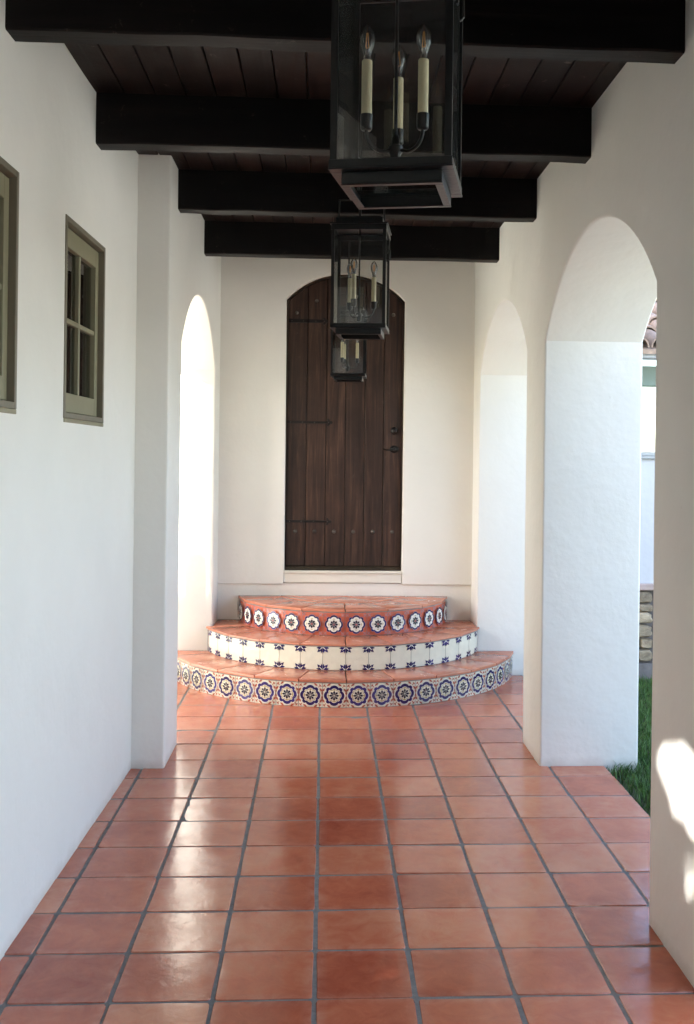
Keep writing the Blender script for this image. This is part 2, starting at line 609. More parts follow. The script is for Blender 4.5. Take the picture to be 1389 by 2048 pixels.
# ------------------------------------------------------------------ walls
# right arcade wall: plane X = XR, thickness to 1.69
openR = [arch(y0, y1, -.12, 2.257, .41) for y0, y1 in ((-1.15, .68), (1.22, 3.05), (3.56, 5.39), (5.87, 7.67))]
def outline_with_openings(y0, y1, ops, ztop=3.30):
    pts = [(y0, -.12)]
    for o in ops:
        pts += o
    pts += [(y1, -.12), (y1, ztop), (y0, ztop)]
    return pts
wr = wall('arcade_wall', outline_with_openings(-1.7, 8.06, openR), [], lambda u, v, d: Vector((XR+d, u, v)), .53, M['plaster'])
tag(wr, 'cream plaster wall on the right with open arches onto the lawn', 'wall')
openL = [arch(5.85, 7.67, -.12, 2.26, .395)]
wl = wall('arcade_wall', outline_with_openings(5.38, 8.06, openL), [], lambda u, v, d: Vector((XL-d, u, v)), .50, M['plaster'])
tag(wl, 'cream plaster wall with one bright arch at the far left, its end projecting like a pier', 'wall')
# house wall on the left, very slightly out of parallel
def XLN(y): return -1.025+(y-3.0)*.0185
W2 = (4.02, 4.665, 1.768, 2.551)
W1 = (2.795, 3.440, 1.774, 2.551)
def rect(a, b, c, d): return [(a, c), (b, c), (b, d), (a, d)]
nearL = [arch(.5, 2.32, -.12, 2.47, .405)]
wh = wall('house_wall', outline_with_openings(-1.7, 5.50, nearL), [rect(*W2), rect(*W1)],
          lambda u, v, d: Vector((XLN(u)-d, u, v)), .22, M['plaster'], b=.006)
tag(wh, 'long smooth pale plaster house wall on the left with two olive windows', 'wall')
# end wall with arched door opening
DX0, DX1 = -.306, .615
dc = (DX1-DX0)/2; dm = (DX0+DX1)/2; rise = .205; zs = 2.845
rad = (dc*dc+rise*rise)/(2*rise); zc = zs+rise-rad; ang = math.asin(dc/rad)
archpts = [(dm+rad*math.sin(-ang+2*ang*k/24), zc+rad*math.cos(-ang+2*ang*k/24)) for k in range(25)]
def doorhead(x, off=0.0):
    return zc+math.sqrt((rad-off)**2-(x-dm)**2)
outer = [(-1.25, .635), (DX0, .635)]+[(DX0+.006, .742)]+archpts+[(DX1-.004, .742), (DX1, .635), (1.66, .635), (1.66, 3.30), (-1.25, 3.30)]
we = wall('end_wall', outer, [], lambda u, v, d: Vector((u, YE+d, v)), .22, M['plaster'], b=.010)
tag(we, 'cream plaster end wall around the arched wooden door', 'wall')
pb = MB()
pb.box(-1.25, 1.66, YE+.018, YE+.2, -.1, .645, bev=.002)
pb.build('plinth', M['plaster'], we)
sb = MB()
sb.box(DX0+.008, DX1-.006, YE+.004, YE+.14, .650, .722, bev=.002)
sb.box(DX0+.004, DX1-.003, YE-.010, YE+.14, .7235, .742, bev=.003)
sb.build('door_sill', M['trim_white'], we)

# ceiling boards, roof and beams
cb = MB()
x = -1.4
rr = random.Random(3)
while x < 1.75:
    dz = rr.uniform(0, .0025)
    T = None
    cb.box(x+.0025, x+.1285, -1.7, 8.1, ZC+dz, ZC+.03, bev=.003)
    x += .131
ce = tag(cb.build('ceiling', M['plank']), 'dark stained board ceiling of the walkway', kind='structure')
rb = MB()
rb.box(-1.45, 1.78, -1.75, 8.2, ZC+.032, ZC+.16)
tag(rb.build('roof', M['roof_tile']), 'flat roof deck over the board ceiling', kind='structure')
ords = ['nearest the camera, cut by the top edge', 'second from the camera, behind the big lantern', 'third from the camera, above the middle lantern', 'farthest, just in front of the arched door wall']
bi = 0
for k, y in enumerate((-1.42, -.25, .93, 2.11, 3.295, 4.475, 5.64, 6.86)):
    mb = MB()
    # hand-hewn faces: slightly wandering edges
    n = 14; vs = []; fs = []
    rk = random.Random(40+k)
    x0, x1 = -1.15, 1.4
    if y > 5.3: x0 = -.95
    for a in range(n+1):
        xx = x0+(x1-x0)*a/n
        w = [rk.uniform(-.0025, .0025) for _ in range(6)]
        c = .006
        zb = 2.965
        ring = [(y+c+w[0], zb+w[1]), (y+.105-c+w[2], zb+w[1]), (y+.105+w[2], zb+c+w[1]), (y+.105, ZC+.002), (y, ZC+.002), (y+w[0], zb+c+w[1])]
        vs += [(xx, p, q) for p, q in ring]
    for a in range(n):
        for q in range(6):
            fs.append((a*6+q, a*6+(q+1) % 6, (a+1)*6+(q+1) % 6, (a+1)*6+q))
    mb.mesh(vs, fs)
    o = mb.build('timber_beam', M['beam'])
    smooth_by_angle(o.data, 30)
    if k >= 4:
        lab = 'heavy black-brown ceiling beam, ' + ords[k-4]
    else:
        lab = 'heavy black-brown ceiling beam outside the frame behind the camera'
    tag(o, lab, 'beam', 'ceiling beams across the walkway')

# ------------------------------------------------------------------ door
dr = empty('door', (dm, YE+.07, .745))
tag(dr, 'dark brown arched plank door with iron strap hinges and studs above the tiled steps', 'door')
def dpart(mb, name, m, parent=None, smooth=None):
    o = mb.build(name, m, parent or dr, smooth)
    if not parent:
        o.matrix_parent_inverse = Matrix.Translation(-Vector(dr.location))
    else:
        pass
    return o
YD = YE+.066
edges = [-.296, -.142, .010, .162, .312, .461, .606]
lf = MB()
for i in range(6):
    a, b = edges[i]+.0022, edges[i+1]-.0022
    zb = .772
    top = [(a+(b-a)*t/6) for t in range(7)]
    pts = [(a, zb), (b, zb)]+[(x, doorhead(x, .016)) for x in reversed(top)]
    # chamfered plank: front polygon inset 4 mm and proud
    q = offset_loop(pts, .004, 1)
    n = len(pts)
    vs = [Vector((p.x, YD, p.y)) for p in q]+[Vector((p[0], YD+.004, p[1])) for p in pts]+[Vector((p[0], YD+.03, p[1])) for p in pts]
    fs = [tuple(range(n))]+[(k, (k+1) % n, (k+1) % n+n, k+n) for k in range(n)]+[(k+n, (k+1) % n+n, (k+1) % n+2*n, k+2*n) for k in range(n)]
    lf.mesh(vs, fs)
dpart(lf, 'leaf', M['door'])
bk = MB()
pts = [(DX0, YD+.031, .745), (DX1, YD+.031, .745)]+[(x, YD+.031, z) for x, z in reversed(archpts)]
bk.prism(pts, (0, .02, 0))
dpart(bk, 'backing_board', M['beam'])
# narrow frame following the reveal
fr = MB()
outerf = [(DX0+.006, .745)]+[(x, z-.0005) for x, z in archpts]+[(DX1-.004, .745)]
innerf = [(-.298, .745)]+[(dm+(rad-.013)*math.sin(-ang*.985+2*ang*.985*k/24), zc+(rad-.013)*math.cos(-ang*.985+2*ang*.985*k/24)) for k in range(25)]+[(.6075, .745)]
for k in range(len(outerf)-1):
    A, B, C, D = outerf[k], outerf[k+1], innerf[k+1], innerf[k]
    fr.prism([(p[0], YD-.018, p[1]) for p in (A, B, C, D)], (0, .045, 0))
dpart(fr, 'door_frame', M['doorframe'])
th = MB()
th.box(DX0+.008, DX1-.006, YE+.030, YD+.02, .7425, .757, bev=.003)
th.box(DX0+.008, DX1-.006, YE+.046, YD+.02, .7575, .769, bev=.002)
dpart(th, 'threshold', M['doorframe'])
def strap(z, x1, h=.0105):
    mb = MB()
    y = YD-.0055
    a = -.295
    pts = [(a, z-h), (x1-.045, z-h*.8)]
    tip = [(x1-.036, z-h*.8), (x1-.046, z-.022), (x1-.034, z-.030), (x1-.024, z-.021), (x1-.022, z-.012), (x1-.008, z-.012), (x1, z),
           (x1-.008, z+.012), (x1-.022, z+.012), (x1-.024, z+.021), (x1-.034, z+.030), (x1-.046, z+.022), (x1-.036, z+h*.8)]
    pts += tip + [(x1-.045, z+h*.8), (a, z+h)]
    mb.prism([(p, y, q) for p, q in pts], (0, .0052, 0))
    o = dpart(mb, 'strap_hinge', M['iron'])
    sc = MB()
    for x in (a+.03, a+.12, a+.215, x1-.034):
        sc.lathe([(.0032, 0), (.003, .0014), (.0016, .0022), (.0001, .0025)], (x, y, z), 8, axis='Y')
    s2 = sc.build('screw', M['iron_light'], o, 180)
strap(1.895, .062); strap(1.121, .062); strap(2.684, .020, .0155)
def stud(x, z, r=.0135):
    mb = MB()
    mb.lathe([(r*1.18, 0), (r*1.12, .002), (r, .004), (r*.86, .009), (r*.5, .013), (.0001, .0145)], (x, YD, z), 14, axis='Y')
    o = dpart(mb, 'stud', M['iron_light'], smooth=50)
for i in range(6):
    stud(-.222+.1515*i, 1.043)
for x, z in ((-.229, 2.746), (-.074, 2.843), (.080, 2.885), (.235, 2.885), (.388, 2.843), (.528, 2.745)):
    stud(x, z, .0125)
mb = MB()
mb.lathe([(.030, 0), (.030, .004), (.026, .010), (.019, .013), (.017, .022), (.012, .025), (.0001, .0255)], (.545, YD, 1.835), 24, axis='Y')
dpart(mb, 'deadbolt', M['iron'], smooth=40)
mb = MB()
# oval rosette with lever
vs = []; fs = []
prof = [(1, 0), (1, .004), (.88, .009), (.55, .012), (.42, .014), (.36, .03), (.0001, .031)]
for r, h in prof:
    for k in range(24):
        w = 2*PI*k/24
        vs.append((.545+.036*r*math.cos(w), YD-h, 1.692+.030*r*math.sin(w)))
for i in range(len(prof)-1):
    for k in range(24):
        fs.append((i*24+k, i*24+(k+1) % 24, (i+1)*24+(k+1) % 24, (i+1)*24+k))
mb.mesh(vs, fs)
hd = dpart(mb, 'handle', M['iron'], smooth=40)
lv = MB()
path = [(.545, YD-.028, 1.692), (.53, YD-.042, 1.690), (.505, YD-.045, 1.684), (.485, YD-.045, 1.683), (.466, YD-.045, 1.689), (.458, YD-.044, 1.695)]
lv.tube(path, [.008, .008, .006, .0055, .006, .0045], 10)
lv.build('lever', M['iron'], hd, 60)

# ------------------------------------------------------------------ windows
def make_window(W, label):
    y0, y1, z0, z1 = W
    root = empty('window', (XLN((y0+y1)/2), (y0+y1)/2, z0), -math.atan(.0185))
    tag(root, label, 'window', 'olive casement windows in the left wall')
    h = z1-z0; w = y1-y0
    # local: x = out of wall (towards corridor), y along wall, z up from sill
    fb = MB()
    t = .022
    def ring(mb, ya, yb, za, zb, tw, x0, x1, tb=None, tt=None, bev=.0015):
        tb = tb or tw; tt = tt or tw
        mb.box(x0, x1, ya, ya+tw, za, zb, bev=bev)
        mb.box(x0, x1, yb-tw, yb, za, zb, bev=bev)
        mb.box(x0, x1, ya+tw, yb-tw, za, za+tb, bev=bev)
        mb.box(x0, x1, ya+tw, yb-tw, zb-tt, zb, bev=bev)
    ya, yb = -w/2-.001, w/2+.001
    ring(fb, ya, yb, 0-.001, h+.001, t, -.20, .004)
    fb.build('frame', M['olive_dark'], root)
    s = MB()
    a, b = ya+t+.002, yb-t-.002
    c, d = t+.004, h-t-.004
    st, bt, tp = .048, .076, .076
    ring(s, a, b, c, d, st, -.060, -.021, bt, tp)
    sash = s.build('sash', M['olive'], root)
    mu = MB()
    iy0, iy1, iz0, iz1 = a+st, b-st, c+bt, d-tp
    zm = (iz0+iz1)/2
    mu.box(-.053, -.025, -.010, .010, iz0-.001, iz1+.001, bev=.003)
    mu.box(-.0525, -.0255, iy0-.001, -.0101, zm-.010, zm+.010, bev=.003)
    mu.box(-.0525, -.0255, .0101, iy1+.001, zm-.010, zm+.010, bev=.003)
    # pale glazing beads
    mu.build('muntin', M['olive'], sash)
    gb = MB()
    for p, q in ((iy0, -.010), (.010, iy1)):
        for u, v in ((iz0, zm-.010), (zm+.010, iz1)):
            gb.box(-.046, -.042, p+.0005, q-.0005, u+.0005, v-.0005)
    gb.build('pane', M['pane'], sash)
    sl_ = MB()
    sl_.box(-.05, .004, ya+.001, yb-.001, -.018, -.0015, bev=.002)
    sl_.build('sill', M['olive'], root)
    return root
make_window(W2, 'olive casement window with four panes, whole in view, nearer the pier')
make_window(W1, 'olive casement window cut off by the left edge of the photo')

# ------------------------------------------------------------------ steps
st = empty('steps', (.163, 7.9, 0))
tag(st, 'three half-round terracotta steps with patterned tile risers below the arched door', 'steps')
def spart(mb, name, m=None, parent=None, smooth=None):
    o = mb.build(name, m, parent or st, smooth)
    if not parent:
        o.matrix_parent_inverse = Matrix.Translation(-Vector(st.location))
    return o
XC = .160
def quatre(n_lobes, r, amp, p=1.0, n=64, ph=0):
    return [((r*(1+amp*math.cos(n_lobes*t+ph)*p))*math.cos(t), (r*(1+amp*math.cos(n_lobes*t+ph)*p))*math.sin(t)) for t in [2*PI*k/n for k in range(n)]]
def lobed(R0, n=96, k8=False):
    """four round lobes joined by four cusped corners (quatrefoil with square shoulders)"""
    out = []
    for k in range(n):
        t = 2*PI*k/n
        a = (t+PI/4) % (PI/2)-PI/4          # around the nearest axis
        # circle lobe on axis: centre at .50, radius .50 (unit = R0)
        c, rr_ = .52, .48
        s2 = rr_*rr_-(c*math.sin(a))**2
        r1 = c*math.cos(a)+math.sqrt(s2) if s2 > 0 else 0
        a2 = abs(abs(a)-PI/4)
        c3, r3 = .80, .22
        s3 = r3*r3-(c3*math.sin(a2))**2
        r2 = c3*math.cos(a2)+math.sqrt(s3) if s3 > 0 else 0
        out.append((R0*max(r1, r2)*math.cos(t), R0*max(r1, r2)*math.sin(t)))
    return out
def petal(ang, r0, r1, w):
    c, s = math.cos(ang), math.sin(ang)
    P = [(r0, 0), ((r0*2+r1)/3, -w*.7), ((r0+r1*2)/3, -w), (r1*.97, -w*.5), (r1, 0), (r1*.97, w*.5), ((r0+r1*2)/3, w), ((r0*2+r1)/3, w*.7)]
    return [(x*c-y*s, x*s+y*c) for x, y in P]
def leafshape(cx, cy, ang, L, w):
    c, s = math.cos(ang), math.sin(ang)
    P = [(0, 0), (L*.3, -w), (L*.65, -w*.9), (L, 0), (L*.65, w*.9), (L*.3, w)]
    return [(cx+x*c-y*s, cy+x*s+y*c) for x, y in P]
def clip_rect(poly, u0, u1, v0, v1):
    def cl(P, f, inter):
        out = []
        for i in range(len(P)):
            a, b = P[i-1], P[i]
            fa, fb_ = f(a), f(b)
            if fa >= 0:
                if fb_ >= 0: out.append(b)
                else: out.append((a[0]+(b[0]-a[0])*fa/(fa-fb_), a[1]+(b[1]-a[1])*fa/(fa-fb_)))
            elif fb_ >= 0:
                out.append((a[0]+(b[0]-a[0])*fa/(fa-fb_), a[1]+(b[1]-a[1])*fa/(fa-fb_))); out.append(b)
        return out
    for f in (lambda p: p[0]-u0, lambda p: u1-p[0], lambda p: p[1]-v0, lambda p: v1-p[1]):
        if len(poly) < 3: return []
        poly = cl(poly, f, None)
    return poly
def pattern(kind, rn):
    """layers of (polygon, material) in tile units, -.5..+.5"""
    L = []
    if kind == 'navy':
        L.append(([(-.5, -.5), (.5, -.5), (.5, .5), (-.5, .5)], M['g_cream']))
        for sx in (-1, 1):
            for sy in (-1, 1):
                # terracotta corner scrolls
                L.append(([(sx*.5, sy*.14), (sx*.42, sy*.20), (sx*.385, sy*.30), (sx*.44, sy*.29), (sx*.5, sy*.23)], M['g_terra']))
                L.append(([(sx*.14, sy*.5), (sx*.20, sy*.42), (sx*.30, sy*.385), (sx*.29, sy*.44), (sx*.23, sy*.5)], M['g_terra']))
                L.append(([(sx*.31, sy*.33), (sx*.33, sy*.31), (sx*.455, sy*.435), (sx*.435, sy*.455)], M['g_terra']))
                L.append((leafshape(sx*.40, sy*.40, math.atan2(sy, -sx*.2), .085, .018), M['g_terra']))
                L.append((leafshape(sx*.40, sy*.40, math.atan2(-sy*.2, sx), .085, .018), M['g_terra']))
                L.append(([(sx*.5, sy*0), (sx*.47, sy*.05), (sx*.455, sy*.12), (sx*.5, sy*.16)], M['g_terra']))
        L.append((lobed(.470), M['g_pale']))
        L.append((lobed(.432), M['g_navy']))
        L.append((lobed(.305), M['g_pale']))
        L.append((lobed(.278), M['g_mustard']))
        L.append((lobed(.250), M['g_cream']))
        for k in range(4):
            L.append((petal(k*PI/2, .190, .285, .030), M['g_mustard']))
        for k in range(8):
            L.append((petal(k*PI/4, .045, .200, .044), M['g_ink']))
        L.append((quatre(1, .060, 0, n=16), M['g_ink']))
        L.append((quatre(1, .038, 0, n=16), M['g_cream']))
    elif kind == 'red':
        L.append(([(-.5, -.5), (.5, -.5), (.5, .5), (-.5, .5)], M['g_red']))
        for sx in (-1, 1):
            for sy in (-1, 1):
                for rr_ in (.17, .13):
                    pts = [(sx*(.5-rr_*math.cos(t)), sy*(.5-rr_*math.sin(t))) for t in [PI/2*k/8 for k in range(9)]]
                    pts2 = [(sx*(.5-(rr_-.012)*math.cos(t)), sy*(.5-(rr_-.012)*math.sin(t))) for t in [PI/2*k/8 for k in range(9)]]
                    for k in range(8):
                        L.append(([pts[k], pts[k+1], pts2[k+1], pts2[k]], M['g_grey']))
                L.append(([(sx*.33, sy*.345), (sx*.345, sy*.33), (sx*.49, sy*.475), (sx*.475, sy*.49)], M['g_grey']))
                L.append(([(sx*.5, sy*.05), (sx*.455, sy*.12), (sx*.465, sy*.13), (sx*.5, sy*.075)], M['g_grey']))
        L.append((lobed(.425), M['g_grey']))
        L.append((lobed(.410), M['g_navy']))
        L.append((lobed(.335), M['g_pale']))
        for k in range(4):
            L.append((petal(k*PI/2, .195, .262, .055), M['g_mustard']))
            L.append((petal(k*PI/2, .175, .235, .036), M['g_pale']))
        for k in range(8):
            L.append((petal(k*PI/4, .045, .190, .042), M['g_ink']))
        L.append((quatre(1, .055, 0, n=16), M['g_ink']))
        L.append((quatre(1, .038, 0, n=16), M['g_pink']))
    else:
        L.append(([(-.5, -.5), (.5, -.5), (.5, .5), (-.5, .5)], M['g_cream']))
        for sx in (-1, 1):
            for sy in (-1, 1):
                cx, cy = sx*.5, sy*.5
                for da, ln, w in ((6, .27, .050), (45, .31, .060), (84, .25, .045)):
                    a = math.atan2(-sy*math.sin(R(da)), -sx*math.cos(R(da)))
                    L.append((leafshape(cx-sx*.02, cy-sy*.02, a, ln, w), M['g_navy']))
                L.append(([(sx*.5, sy*.47), (sx*.47, sy*.5), (sx*.345, sy*.375), (sx*.36, sy*.36)], M['g_pale']))
                L.append((quatre(1, .022, 0, n=10), M['g_cream']))
    return L
def riser(kind, r, yc, z0, z1, ymax, name, par, cols):
    """flat tiles standing around an arc; returns tile corner angles"""
    Tt = .1555
    da = 2*math.asin(Tt/2/r)
    mb = MB()
    body = MB()
    lim = math.acos(max(-1, min(1, (yc-ymax)/r)))
    n = int(lim/da)+2
    rn = random.Random(len(name)*7+int(r*100))
    back = [] 
    for i in range(-n, n):
        a0, a1 = i*da, (i+1)*da
        P0 = Vector((XC+r*math.sin(a0), yc-r*math.cos(a0), 0))
        P1 = Vector((XC+r*math.sin(a1), yc-r*math.cos(a1), 0))
        if min(P0.y, P1.y) > ymax: continue
        U = (P1-P0); W = U.length; U = U/W
        N = Vector((U.y, -U.x, 0))
        u0, u1 = -.5, .5
        # cut at the wall
        if max(P0.y, P1.y) > ymax:
            t = (ymax-P0.y)/(P1.y-P0.y)
            if P1.y > P0.y: u1 = t-.5
            else: u0 = t-.5
        hz = z1-z0
        sc = .1525
        gap = .0016/W
        u0 += gap; u1 -= gap
        if u1-u0 < .02: continue
        zc_ = (z0+z1)/2
        tilt = rn.uniform(-.0006, .0006)
        shade = rn.random()
        for k, (pl, m) in enumerate(pattern(kind, rn)):
            if m is M['g_navy'] and shade < .22: m = M['g_navy2']
            q = clip_rect(pl, u0, u1, -.5, .5)
            if len(q) < 3: continue
            off = .0012+.00022*k+tilt
            cy_ = z0+.002; hh = hz-.004
            mb.poly([P0+U*(W*(u+.5))+N*off+Vector((0, 0, cy_+hh*(v+.5))) for u, v in q], m)
    return mb
n_ = glaze('glaze_navy_faded', (.035, .026, .145), .2); M['g_navy2'] = n_

def arcpts(r, yc, ymax, step, phase=0.0):
    """facet corners of a tread edge, front-centre joint first, ending on the wall line"""
    lim = math.acos(max(-1, min(1, (yc-ymax)/r)))
    k = int(lim/step)
    A = [i*step for i in range(-k, k+1)]
    if lim-k*step > .03: A = [-lim]+A+[lim]
    else: A[0] = -lim; A[-1] = lim
    return A
def tread(r, yc, z, ymax, rin, ycin, name, tier):
    """a ring of trapezoid tiles on a grout bed"""
    Tt = .1555
    step = 2*2*math.asin(Tt/2/(r-.012))
    A = arcpts(r, yc, ymax, step)
    grout = MB(); tl = MB(); tint = []
    rn = random.Random(int(r*977))
    outer_p = [Vector((XC+r*math.sin(a), yc-r*math.cos(a), 0)) for a in A]
    def inner(a):
        # where the radial joint meets the riser above
        d = Vector((math.sin(a), -math.cos(a), 0)); c = Vector((XC, yc, 0))
        ri = rin-.012
        oc = c-Vector((XC, ycin, 0))
        bq = oc.dot(d); cq = oc.dot(oc)-ri*ri
        return c+d*(-bq+math.sqrt(max(0, bq*bq-cq)))
    inner_p = [inner(a) for a in A]
    for p in inner_p: p.y = min(p.y, ymax+.3)
    return A, outer_p, inner_p

def slab(mb, poly, z0, z1, m, bev=.0035):
    """tile slab with softened top arris"""
    P = [(p[0], p[1]) for p in poly]
    if area(P) < 0: P = P[::-1]
    q1 = offset_loop(P, bev*.3, 1); q2 = offset_loop(P, bev, 1)
    n = len(P)
    vs = [(p[0], p[1], z0) for p in P]+[(p[0], p[1], z1-bev) for p in P]+[(p.x, p.y, z1-bev*.3) for p in q1]+[(p.x, p.y, z1) for p in q2]
    fs = [(r_*n+k, r_*n+(k+1) % n, (r_+1)*n+(k+1) % n, (r_+1)*n+k) for r_ in range(3) for k in range(n)]
    fs.append(tuple(3*n+k for k in range(n)))
    fs.append(tuple(n-1-k for k in range(n)))
    mb.mesh(vs, fs, m)
def clip_half(P, n, d):
    """keep points with p.n <= d"""
    out = []
    for i in range(len(P)):
        a, b = Vector(P[i-1]), Vector(P[i])
        fa, fb_ = d-a.dot(n), d-b.dot(n)
        if fa >= 0 and fb_ >= 0: out.append(b)
        elif fa >= 0: out.append(a+(b-a)*(fa/(fa-fb_)))
        elif fb_ >= 0:
            out.append(a+(b-a)*(fa/(fa-fb_))); out.append(b)
    return out
def clip_convex(P, C):
    C = [Vector(c) for c in C]
    if area(C) < 0: C = C[::-1]
    for i in range(len(C)):
        a, b = C[i-1], C[i]
        t = (b-a)
        if t.length < 1e-6: continue
        n = Vector((t.y, -t.x)).normalized()
        P = clip_half(P, n, a.dot(n))
        if len(P) < 3: return []
    return P

TIERS = [  # riser radius, centre y, z bottom, z of riser top, tread top, wall line y for the arc
    ('navy', 1.306, 7.970, 0.000, .158, .183, 7.664),
    ('plain', 1.068, 8.015, .183, .342, .362, 7.664),
    ('red', .806, 8.070, .362, .525, .550, 7.985),
]
for ti, (kind, r, yc, z0, z1, zt, ymax) in enumerate(TIERS):
    nm = ['medallion', 'corner leaf', 'coral medallion'][ti]
    rm = riser(kind, r, yc, z0, z1, ymax, 'r', st, None)
    ro = spart(rm, 'riser')
    ro['label'] = ['cream tiles with navy lobed medallions', 'plain cream tiles with navy leaves at the corners', 'coral red tiles with white and navy medallions'][ti]
    # masonry core (grout coloured), follows facets, reaches back to the end wall
    lim = math.acos((yc-ymax)/r)
    da = 2*math.asin(.1555/2/r)
    k = int(lim/da)
    A = [-lim]+[i*da for i in range(-k, k+1)]+[lim]
    pts = [(XC+(r-.0004)*math.sin(a), yc-(r-.0004)*math.cos(a)) for a in A]
    core = MB()
    fullpts = pts if ti == 2 else pts
    core.prism([(x, y, z0-.02 if ti == 0 else z0-.02) for x, y in fullpts], (0, 0, (z1-z0)+.024))
    if ti < 2:
        core.box(XL+.003, XR-.003, ymax-.02, YE+.017, z0-.02, z1+.0045)
    spart(core, 'base', M['grout_light'])
    # tread
    rl = r+.014
    step = 4*math.asin(.1555/2/r)
    A = arcpts(rl, yc, ymax, step)
    O = [(XC+rl*math.sin(a), yc-rl*math.cos(a)) for a in A]
    tl = MB()
    rn = random.Random(5+ti)
    g2 = .0035
    if ti < 2:
        rin, ycin = TIERS[ti+1][1]-.004, TIERS[ti+1][2]
        rin -= .0
        tiles = []
        region = [Vector(p) for p in O]
        for i in range(len(A)-1):
            a0, a1 = A[i], A[i+1]
            def inn(a):
                d = Vector((math.sin(a), -math.cos(a))); c = Vector((XC, yc)); oc = c-Vector((XC, ycin))
                bq = oc.dot(d); cq = oc.dot(oc)-(rin-.02)**2
                return c+d*(-bq+math.sqrt(max(0, bq*bq-cq)))
            P = [Vector(O[i]), Vector(O[i+1]), inn(a1), inn(a0)]
            P = clip_half(P, Vector((0, 1)), ymax+.002)
            if len(P) < 3: continue
            Q = offset_loop(P, g2/1.0, 1 if area(P) > 0 else -1)
            tiles.append([tuple(q) for q in Q])
        # pieces between the walls behind the arch line
        if ti >= 0:
            for xa, xb in ((XL+.004, -.52), (.84, XR-.004)):
                tiles.append([(xa, ymax+.008), (xb, ymax+.008), (xb, YE+.012), (xa, YE+.012)])
    else:
        tiles = []
        ri = .50
        stepi = step
        I = [(XC+ri*math.sin(a), yc-ri*math.cos(a)) for a in A]
        for i in range(len(A)-1):
            P = [Vector(O[i]), Vector(O[i+1]), Vector(I[i+1]), Vector(I[i])]
            P = clip_half(P, Vector((0, 1)), ymax-.001)
            if len(P) < 3: continue
            Q = offset_loop(P, g2, 1 if area(P) > 0 else -1)
            tiles.append([tuple(q) for q in Q])
        I2 = [(XC+(ri-.004)*math.sin(a), yc-(ri-.004)*math.cos(a)) for a in A]
        I2 = [p for p in I2]
        s_ = .30
        for a in range(-5, 6):
            for b in range(-5, 6):
                cx, cy = XC+(a-b)*s_*.7071, yc-.35+(a+b)*s_*.7071
                h = s_*.7071-.004
                P = [Vector((cx-h, cy)), Vector((cx, cy-h)), Vector((cx+h, cy)), Vector((cx, cy+h))]
                P = clip_convex(P, I2)
                if len(P) < 3: continue
                P = clip_half(P, Vector((0, 1)), ymax-.003)
                if len(P) < 3 or abs(area(P)) < 2e-4: continue
                # drop duplicate points
                D = []
                for p in P:
                    if not D or (p-D[-1]).length > .004: D.append(p)
                if len(D) > 2 and (D[0]-D[-1]).length < .004: D.pop()
                if len(D) < 3: continue
                tiles.append([tuple(p) for p in D])
    vcount = []
    for P in tiles:
        i0 = len(tl.v)
        dz = rn.uniform(-.0006, .0006)
        slab(tl, P, z1+.006, zt+dz, M['tread'], .0045)
        vcount.append((i0, len(tl.v), rn.random()*.8+.1))
    to = spart(tl, 'tread')
    at_ = to.data.attributes.new('tint', 'FLOAT', 'POINT')
    vals = [0.5]*len(to.data.vertices)
    for a, b, t in vcount:
        for q in range(a, b): vals[q] = t
    at_.data.foreach_set('value', vals)
    smooth_by_angle(to.data, 50)

